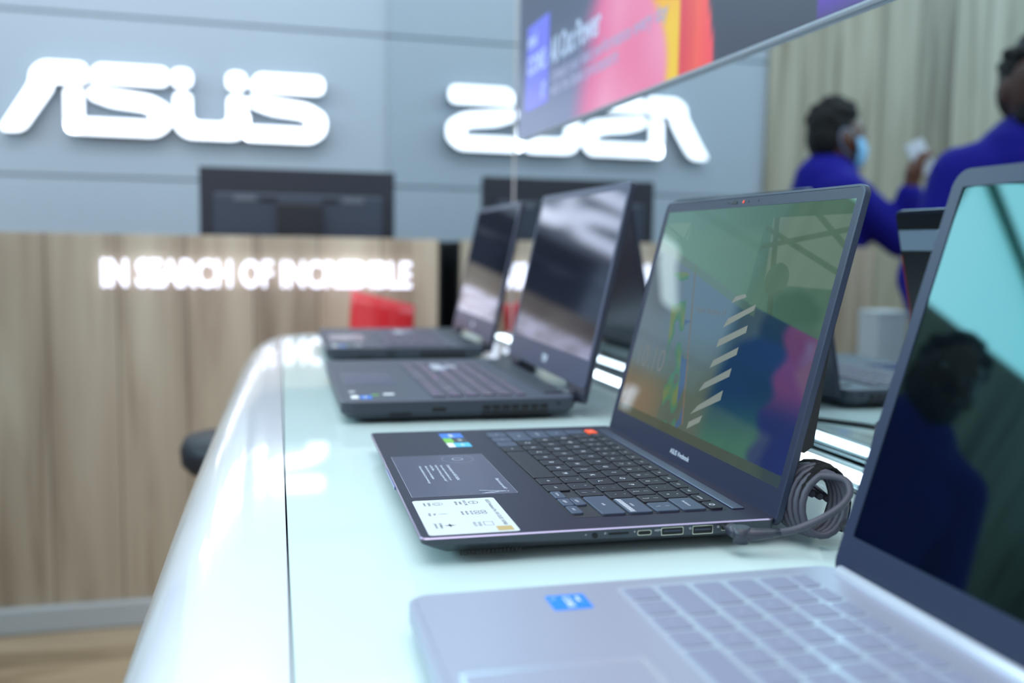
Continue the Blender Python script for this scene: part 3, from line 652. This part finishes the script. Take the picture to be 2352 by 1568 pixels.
    b=MB(); b.keep=True; b.text('TUF',.012,LTX(.005,.0310),offset=.0006); b.make('lid_logo',mat('logo_silver_print',(190,200,215),.4),lid,(0,-.0001,0))
    for sx in (-1,1): box('hinge',sx*.137-.018,sx*.137+.018,TD-.004,TD+.010,.012,.0275,BLK,root,bev=.003,r=.004)
    return root
tuf=gaming('laptop',.075,.9806,-.0142,.2546,1.3615,True,label='open dark grey gaming laptop with side vents and clear movement keys, behind the sharp laptop',cat='laptop')
thr=copy_tree(tuf); thr['label']='farthest open gaming laptop, blurred, at the end of the table before the counter'
a3=-.025; thr.location=(.0903+TW/2*math.sin(-a3),1.5001+TW/2*math.cos(a3),H); thr.rotation_euler=(0,0,a3-PI/2)
thr.location.x=.0903-math.sin(a3)*TW/2

# ======= silver laptop in the foreground
SWD,SDP=.3597,.2329
sil=laptop_frame('laptop',.0615,.0821,-.0088,SWD,label='silver laptop nearest the viewer with blue processor sticker',cat='laptop')
SIL=mat('silver_alloy',(152,156,174),.38,metal=.35,noise_amt=.015); SILK=mat('silver_key',(128,133,156),.5,metal=.1); SILE=mat('silver_edge',(190,200,215),.25,metal=.7)
hw=SWD/2; b=MB(); R=lambda d,z,r=.010: [(p[0],p[1],z) for p in rrect(-hw+d,hw-d,d,SDP-d,r,6)]
b.loft([R(.016,.003),R(.002,.0080),R(0,.0092),R(0,.0177)],0,caps=False); b.add(R(.016,.003),[list(range(28))[::-1]],0)
b.loft([R(0,.0177),R(.0009,.0185)],0,caps=False); b.add(R(.0009,.0185),[list(range(28))],0)
b.make('base',[SIL],sil)
box('palm_rest',-hw+.004,hw-.004,.0035,.0905,.0185,.0191,SIL,sil,r=.006,bev=.0004)
b=MB(); b.slab(-.0895,.0400,.0085,.0865,0,.0002,r=.002,m=1); b.slab(-.0880,.0385,.0100,.0850,.0001,.0003,r=.002,m=0); b.make('touchpad',[SIL,SILE],sil,(0,0,.0191))
n_=0
LEGS=mat('silver_legend',(152,158,180),.5)
box('keyboard_skin',-.169,.166,.1035,.2085,.0185,.0187,mat('keyboard_skin_glints',(162,170,186),.30,metal=.3),sil,r=.003)  # plate for the keyboard cover, glints between keys put into its paler colour
def mks(x0,x1,y0,y1,leg,sm,st): keymesh(x0,x1,y0,y1,.0187,.0007,[SILK,LEGS],leg,sil,lsize=.005,small=sm)
U=.0184; X0=-.167; g=.0034; dd=.0152; YY=lambda k: .1060+.0187*k
row(X0,YY(0),dd,[(1.0,'ctrl',None,''),(1,'fn',None,''),(1,'w',None,''),(1,'alt',None,''),(5.2,'',None,''),(1,'alt',None,''),(1,'ctrl',None,''),(1,'<',None,''),(1,'v',None,''),(1,'>',None,''),(2,'0',None,''),(1,'.',None,''),(1,'+',None,'')],U,g,mks)
row(X0,YY(1),dd,[(2.2,'shift',None,'')]+[(1,c,None,'') for c in 'ZXCVBNM,./']+[(2.0,'shift',None,'')]+[(1,c,None,'') for c in '123']+[(1,'-',None,'')],U,g,mks)
row(X0,YY(2),dd,[(1.7,'caps',None,'')]+[(1,c,None,'') for c in "ASDFGHJKL;'"]+[(1.5,'enter',None,'')]+[(1,c,None,'') for c in '456']+[(1,'*',None,'')],U,g,mks)
row(X0,YY(3),dd,[(1.4,'tab',None,'')]+[(1,c,None,'') for c in "QWERTYUIOP[]"]+[(.8,'\\',None,'')]+[(1,c,None,'') for c in '789']+[(1,'/',None,'')],U,g,mks)
row(X0,YY(4),dd,[(1,c,None,'') for c in "`1234567890-="]+[(1.2,'bksp',None,'')]+[(1,c,None,'') for c in '/*-']+[(.8,'+',None,'')],U,g,mks)
row(X0,YY(5)-.0012,.0098,[(1.03,'esc',None,'')]+[(1.03,'f%d'%q,None,'') for q in range(1,13)]+[(1.03,'del',None,'')]*4,U,g,mks)
o=sticker('sticker',-.1635,-.1452,.0650,.0845,.0191,mat('sticker_bright_blue',(0,120,225),.3),sil,'CORE',SW,.0048); o['label']='bright blue processor sticker'
b=MB(); b.text('intel',.0034,T(-.003,.0045,.00018),offset=.0001); b.text('i5',.003,T(-.005,-.0075,.00018)); b.make('sticker_print',SW,o)
b=MB(); b.tube([(-.166,0,0),(.166,0,0)],.0038,seg=20); b.make('hinge_bar',mat('hinge_bright_silver',(206,212,226),.3,metal=.4),sil,(0,.2290,.0188))
tL=1.2851; LS=.2292
b=MB(); LR=rrect(-hw,hw,.0,LS,.010,6); LRi=rrect(-hw+.001,hw-.001,.001,LS-.001,.009,6)
b.loft([[(p[0],.0006,p[1]) for p in LR],[(p[0],.0048,p[1]) for p in LR],[(p[0],.0060,p[1]) for p in LRi]],0)
LIDS=mat('bezel_slate_blue',(30,38,62),.40,spec=.35)
lid=b.make('lid',LIDS,sil,(0,SDP,.0135),(-(PI/2-tL),0,0))
b=MB(); ring(b,-hw,hw,0,LS,.010,-.1715,.1715,.0235,.2190,.001,0,.0008); b.make('bezel',LIDS,lid)
b=MB(); b.keep=True; b.add([(-.1715,.0005,.0235),(.1715,.0005,.0235),(.1715,.0005,.2190),(-.1715,.0005,.2190)],[(0,1,2,3)])
b.make('screen',mat('glossy_screen_teal',(6,10,14),.03,spec=1.0,tint=(150,240,245)),lid)
b=MB(); b.slab(-.0006,.0006,.0015,.0040,.125,.155,r=.0004); b.make('side_switch',BLK,lid,(-hw,0,0))

# ------------------------------------------------------------------ charger and coiled cable
RUB=mat('rubber_cable_grey',(66,66,78),.5); RUBB=mat('rubber_black',(14,14,17),.45)
chg=empty('laptop_charger',(.345,.515,0),label='dark laptop charger cable coiled beside the sharp laptop, strapped with black fuzzy band',cat='charger')
loc_=lambda p:(p[0]-.345,p[1]-.515,p[2])
b=MB(); b.tube([loc_(p) for p in [(.2785,.5275,.0145),(.2800,.521,.0145)]],.0016,m=0,seg=12)
b.tube([loc_(p) for p in [(.2795,.5215,.0148),(.2815,.5125,.0140)]],[.0040,.0046],seg=16)
b.tube([loc_(p) for p in [(.2822,.5120,.0090),(.2822,.5120,.0188)]],.0050,seg=20)
b.tube([loc_(p) for p in [(.2822,.512,.0142),(.290,.5085,.0146),(.299,.506,.0154),(.3045,.505,.0160)]],[.0044,.0038,.0030,.0026],seg=14)
b.make('plug',mat('plug_grey',(48,50,62),.35),chg)
path=[(.303,.505,.0160),(.312,.5035,.0172),(.320,.502,.0200),(.328,.499,.0245),(.336,.497,.0295),(.3435,.4975,.0345),(.3495,.501,.0405),(.3490,.507,.0465)]
cen=Vector((.3400,.516,.0290))
for k in range(0,int(4.6*20)):
    t=k/20; a=PI*.62-2*PI*t*-1 if False else PI*.55+2*PI*t
    o_=cen+Vector((-.0012,.0042,.0002))*(t-.8)
    e1=Vector((.78,-.30,.12)).normalized()*(.0140+.0005*t); e2=Vector((.05,.16,.98)).normalized()*(.0215-.0008*abs(t-3))
    path.append(tuple(o_+e1*math.cos(a)*(1)+e2*math.sin(a)))
path=[(p[0],p[1],max(p[2],.0026)) for p in path]
b=MB(); b.tube([loc_(p) for p in catmull(path[:10],5)+path[10:]],.00235,seg=10); b.make('coiled_cable',RUB,chg)
b=MB(); seg=[]
for k in range(15):
    a=-.25*PI+1.25*PI*k/14; seg.append((.345+.0*k-.345+.0175*math.cos(a),.020,.0265+.0245*math.sin(a)))
rings=[]
for k,(x,y,z) in enumerate(seg):
    nx=Vector((math.cos(-.25*PI+1.25*PI*k/14),0,math.sin(-.25*PI+1.25*PI*k/14)))
    q=[]
    for j in range(24):
        aa=2*PI*j/24; r_a=.0022*math.sin(aa)+.0006*random.random(); yy=.0125*math.cos(aa)
        q.append(tuple(Vector((x,y+yy-.004,z))+nx*r_a))
    rings.append(q)
b.loft(rings,smooth=False); b.make('fuzzy_strap',mat('fuzzy_black',(10,10,12),.95,bump=.002,bscale=900),chg)
b=MB(); b.tube([(-.002,-.019,.0225),(.001,-.020,.0185),(.004,-.021,.0135)],.0040,seg=12); b.make('cable_tie',mat('tie_black',(40,40,46),.6),chg)
# far part of the hank
b=MB()
for k in range(5):
    y0=.03; b.tube([(-.012+.006*k,.020,.030-.002*abs(k-2)),(-.010+.006*k,.045,.030),(-.006+.005*k,.075,.018),(-.002+.004*k,.092,.008)],.00235,seg=8)
b.make('cable_strands',RUB,chg)
adp=empty('power_adapter',(.402,.738,0),rz=-.04,label='square black power adapter block lying between the sharp laptop and the mirror',cat='power adapter')
b=MB(); b.slab(-.036,.030,-.055,.045,0,.027,r=.006,bev=.003); b.make('body',mat('adapter_black',(36,38,48),.35),adp)
b=MB(); b.tube([(.0,.045,.014),(.0,.066,.013)],[.0070,.0045],seg=14)
b.tube(catmull([(.0,.064,.013),(-.004,.10,.010),(.004,.15,.006),(.012,.20,.0028),(.012,.26,.0028)],6),.0030,seg=8); b.make('power_cord',RUBB,adp)
# loose cables behind the gaming laptop
cb=empty('power_cable',(.37,1.36,0),label='tangled black power cable behind the gaming laptop, near the mirror foot',cat='cable')
b=MB(); b.tube(catmull([(.0,.0,.006),(.03,.03,.010),(.05,.0,.03),(.02,-.03,.035),(.0,.01,.02),(.04,.05,.006),(.06,.12,.0035),(.05,.22,.0035)],8),.0035,seg=8); b.make('cord',RUBB,cb)
b=MB(); b.slab(-.03,.02,-.02,.02,.0,.026,r=.005,bev=.003); b.make('adapter',mat('adapter_black',(36,38,48),.35),cb)

# ------------------------------------------------------------------ people (seen in the mirror)
SKIN=mat('skin_brown',(92,56,40),.5); SKIN2=mat('skin_dark_brown',(74,44,34),.5); HAIR=mat('hair_black',(10,10,12),.8,bump=.01,bscale=60); BLUE=mat('royal_blue_cloth',(22,20,128),.8,spec=.2,bump=.002,bscale=150)
TRO=mat('dark_trousers',(28,30,40),.8); SHOE=mat('black_shoe',(16,16,18),.4); MASK=mat('surgical_mask_blue',(130,185,225),.7)
def cap(b,p,q,r0,r1,n=14):
    p,q=Vector(p),Vector(q); dr=(q-p); L_=dr.length; M=Matrix.Translation(p)@dr.to_track_quat('Z','Y').to_matrix().to_4x4()
    prof=[(r0*math.cos(a),r0*math.sin(a)) for a in [-PI/2*.98,-PI/3,-PI/6,0]]+[(r1*math.cos(a),L_+r1*math.sin(a)) for a in [0,PI/6,PI/3,PI/2*.98]]
    b.lathe(prof,seg=n,M=M)
def remesh(o,vox,smooth=4):
    m=o.modifiers.new('r','REMESH'); m.mode='VOXEL'; m.voxel_size=vox; m.use_smooth_shade=True
    m=o.modifiers.new('s','SMOOTH'); m.factor=.5; m.iterations=smooth
def person(loc,face,label,skin,sh,arms,mask,scale=1.0,beard=False,tilt=0):
    """joints in a local frame: x right of the body, y forward (face), z up from the floor"""
    root=empty('person',(loc[0],loc[1],-.835),rz=face,label=label,cat='person'); root.scale=(scale,)*3
    b=MB(); hz=1.415
    # head
    b.ball((0,.004,hz),(.074,.092,.105),n=14); b.ball((0,.030,hz-.055),(.052,.062,.062),n=12)
    b.ball((0,.098,hz-.012),(.014,.018,.026),n=8); cap(b,(0,.085,hz+.015),(0,.104,hz-.018),.008,.013)
    cap(b,(-.022,.086,hz-.052),(.022,.086,hz-.052),.010,.010); cap(b,(-.018,.086,hz-.062),(.018,.086,hz-.062),.009,.009)
    b.ball((0,.078,hz-.092),(.028,.024,.022),n=8)
    for s in (-1,1):
        b.ball((s*.076,-.005,hz-.012),(.010,.022,.034),n=8); b.ball((s*.030,.076,hz+.022),(.024,.014,.012),n=8)
    cap(b,(0,-.018,hz-.06),(0,-.030,hz-.175),.052,.058)
    # torso
    for p,q,r0,r1 in (((-.10,-.03,1.20),(.10,-.03,1.20),.075,.075),((0,-.03,1.22),(0,-.02,.98),.115,.105),((-.06,-.02,1.12),(-.05,-.02,.84),.095,.09),((.06,-.02,1.12),(.05,-.02,.84),.095,.09),((-.06,-.02,.80),(.06,-.02,.80),.10,.10)): cap(b,p,q,r0,r1)
    for s in (-1,1):
        cap(b,(s*.075,-.01,.78),(s*.085,.0,.42),.082,.055); cap(b,(s*.085,0,.42),(s*.09,-.02,.07),.052,.036); cap(b,(s*.09,-.03,.035),(s*.10,.10,.028),.035,.030)
    hands=[]
    for s,(el,wr,ha) in arms:
        shd=(s*.165,-.03,1.20); cap(b,shd,el,.052,.040); cap(b,el,wr,.038,.026)
        wv,hv=Vector(wr),Vector(ha); dr=(hv-wv).normalized(); sd=dr.cross(Vector((0,1,.2))).normalized(); nn=sd.cross(dr)
        cap(b,wv,wv+dr*.05,.024,.030); cap(b,wv+dr*.045-sd*.018,wv+dr*.075-sd*.026,.017,.014); cap(b,wv+dr*.045+sd*.018,wv+dr*.075+sd*.026,.017,.014)
        for k,(o_,ln) in enumerate(((-.030,.062),(-.010,.074),(.010,.070),(.030,.054))):
            a0=wv+dr*.078+sd*o_; a1=a0+dr*ln*.45+nn*.012; a2=a1+dr*ln*.2+nn*ln*.40
            cap(b,a0,a1,.0095,.0090,8); cap(b,a1,a2,.0090,.0078,8)
        t0=wv+dr*.025-sd*.026; t1=t0-sd*.022+dr*.026+nn*.014; cap(b,t0,t1,.0125,.0105,8); cap(b,t1,t1+dr*.026+nn*.010,.0105,.0090,8)
        hands.append(wv+dr*.08+nn*.03)
    o=b.make('body',skin,root); remesh(o,.0062,3)
    # shirt
    b=MB()
    for p,q,r0,r1 in (((-.11,-.03,1.20),(.11,-.03,1.20),.088,.088),((0,-.03,1.23),(0,-.02,.98),.128,.122),((-.07,-.02,1.12),(-.06,-.02,.80),.108,.108),((.07,-.02,1.12),(.06,-.02,.80),.108,.108),((-.05,-.03,1.285),(.05,-.03,1.285),.050,.050)): cap(b,p,q,r0,r1)
    for s,(el,wr,ha) in arms:
        cap(b,(s*.165,-.03,1.20),el,.072,.060); cap(b,el,Vector(el).lerp(Vector(wr),.86),.059,.044)
    o=b.make('shirt',sh,root); remesh(o,.010,5)
    b=MB(); 
    for k in range(14):
        a=2*PI*k/14; cap(b,(.058*math.cos(a),-.028+.058*math.sin(a),1.295+.012*math.sin(a+PI)),(.058*math.cos(a+.5),-.028+.058*math.sin(a+.5),1.295+.012*math.sin(a+.5+PI)),.012,.012,8)
    o=b.make('collar',sh,root); remesh(o,.006,2)
    b=MB()
    cap(b,(-.06,-.02,.80),(.06,-.02,.80),.112,.112)
    for s in (-1,1): cap(b,(s*.078,-.01,.78),(s*.086,.0,.42),.094,.072); cap(b,(s*.086,0,.42),(s*.09,-.02,.10),.070,.058)
    o=b.make('trousers',TRO,root); remesh(o,.012,4)
    for s in (-1,1):
        b=MB(); cap(b,(s*.09,-.05,.040),(s*.10,.13,.032),.042,.036); o=b.make('shoe',SHOE,root); remesh(o,.008,3)
    # hair
    b=MB(); b.ball((0,-.020,hz+.030),(.082,.088,.092),n=12)
    b.ball((0,-.045,hz-.01),(.078,.062,.085),n=12)
    rnd=random.Random(5)
    for k in range(46):
        a=rnd.uniform(0,2*PI); e=rnd.uniform(.15,1.4)
        c=(.076*math.cos(a)*math.cos(e),-.014+.080*math.sin(a)*math.cos(e),hz+.040+.080*math.sin(e)); r=rnd.uniform(.014,.026 if not beard else .018); b.ball(c,r,n=6)
    o=b.make('hair',HAIR,root); remesh(o,.005,1)
    if beard:
        b=MB(); b.ball((0,.034,hz-.070),(.060,.062,.056),n=12); b.ball((0,.074,hz-.094),(.034,.030,.030),n=10); cap(b,(-.022,.097,hz-.043),(.022,.097,hz-.043),.006,.006)
        o=b.make('beard',HAIR,root); remesh(o,.005,1)
    for s in (-1,1):
        b=MB(); b.ball((s*.030,.083,hz+.008),(.014,.010,.008),n=8); e=b.make('eye',mat('eye_white',(190,186,180),.3),root)
        b=MB(); b.ball((s*.030,.0925,hz+.008),(.006,.003,.006),n=8); b.make('iris',mat('iris_dark',(18,12,8),.2),e)
    if mask:
        b=MB(); rings=[]
        for j in range(9):
            z=hz-.112+.104*j/8; t=math.sin(PI*(j+.6)/9.2); R_=[]
            for i in range(17):
                a=-PI*.42+PI*.84*i/16; R_.append((.070*math.sin(a)*(.82+.22*t),.030+.072*math.cos(a)*(.75+.36*t)+.012*(j%2)*.2,z))
            rings.append(R_)
        b.loft(rings,0,False,False,True); o=b.make('face_mask',MASK,root); m=o.modifiers.new('t','SOLIDIFY'); m.thickness=.002; m.offset=1
        for s in (-1,1):
            b=MB(); b.tube(catmull([(s*.060,.050,hz-.025),(s*.078,.012,hz+.012),(s*.086,-.022,hz+.004),(s*.080,-.014,hz-.045),(s*.060,.045,hz-.085)],5),.0014,seg=6); b.make('mask_loop',MASK,o)
    return root,hands
# masked man: faces the far left end of the shop, one arm raised with a white phone
# local frame: x right of the body, y forward. face=+90deg turns forward to -x
p1,h1=person((-1.005,3.06),PI/2+.10,'person in royal blue shirt and pale blue face mask, raising a white phone',SKIN,BLUE,
   [(-1,((-.155,.175,1.045),(-.205,.165,1.225),(-.215,.175,1.33))),(1,((.20,-.05,.95),(.19,.10,.80),(.19,.16,.74)))],True,scale=1.02)
bpy.context.view_layer.update()
hp=p1.matrix_world@h1[0]
ph=empty('mobile_phone',(hp.x,hp.y,hp.z-H),rz=.4,label='small white phone held up in the raised hand of the masked person',cat='phone')
b=MB(); b.slab(-.030,.030,-.005,.005,-.035,.085,r=.002,bev=.002,M=Matrix.Rotation(.5,4,'Y')); b.make('phone_body',mat('phone_white',(205,215,225),.25),ph)
p2,h2=person((-.862,1.985),PI+.42-PI*2*0,'bearded person in royal blue shirt standing close behind the display table, seen in the mirror',SKIN2,BLUE,
   [(-1,((-.245,.0,.94),(-.225,.14,.78),(-.21,.20,.70))),(1,((.25,-.02,.93),(.23,.12,.76),(.22,.18,.69)))],False,scale=1.02,beard=True)
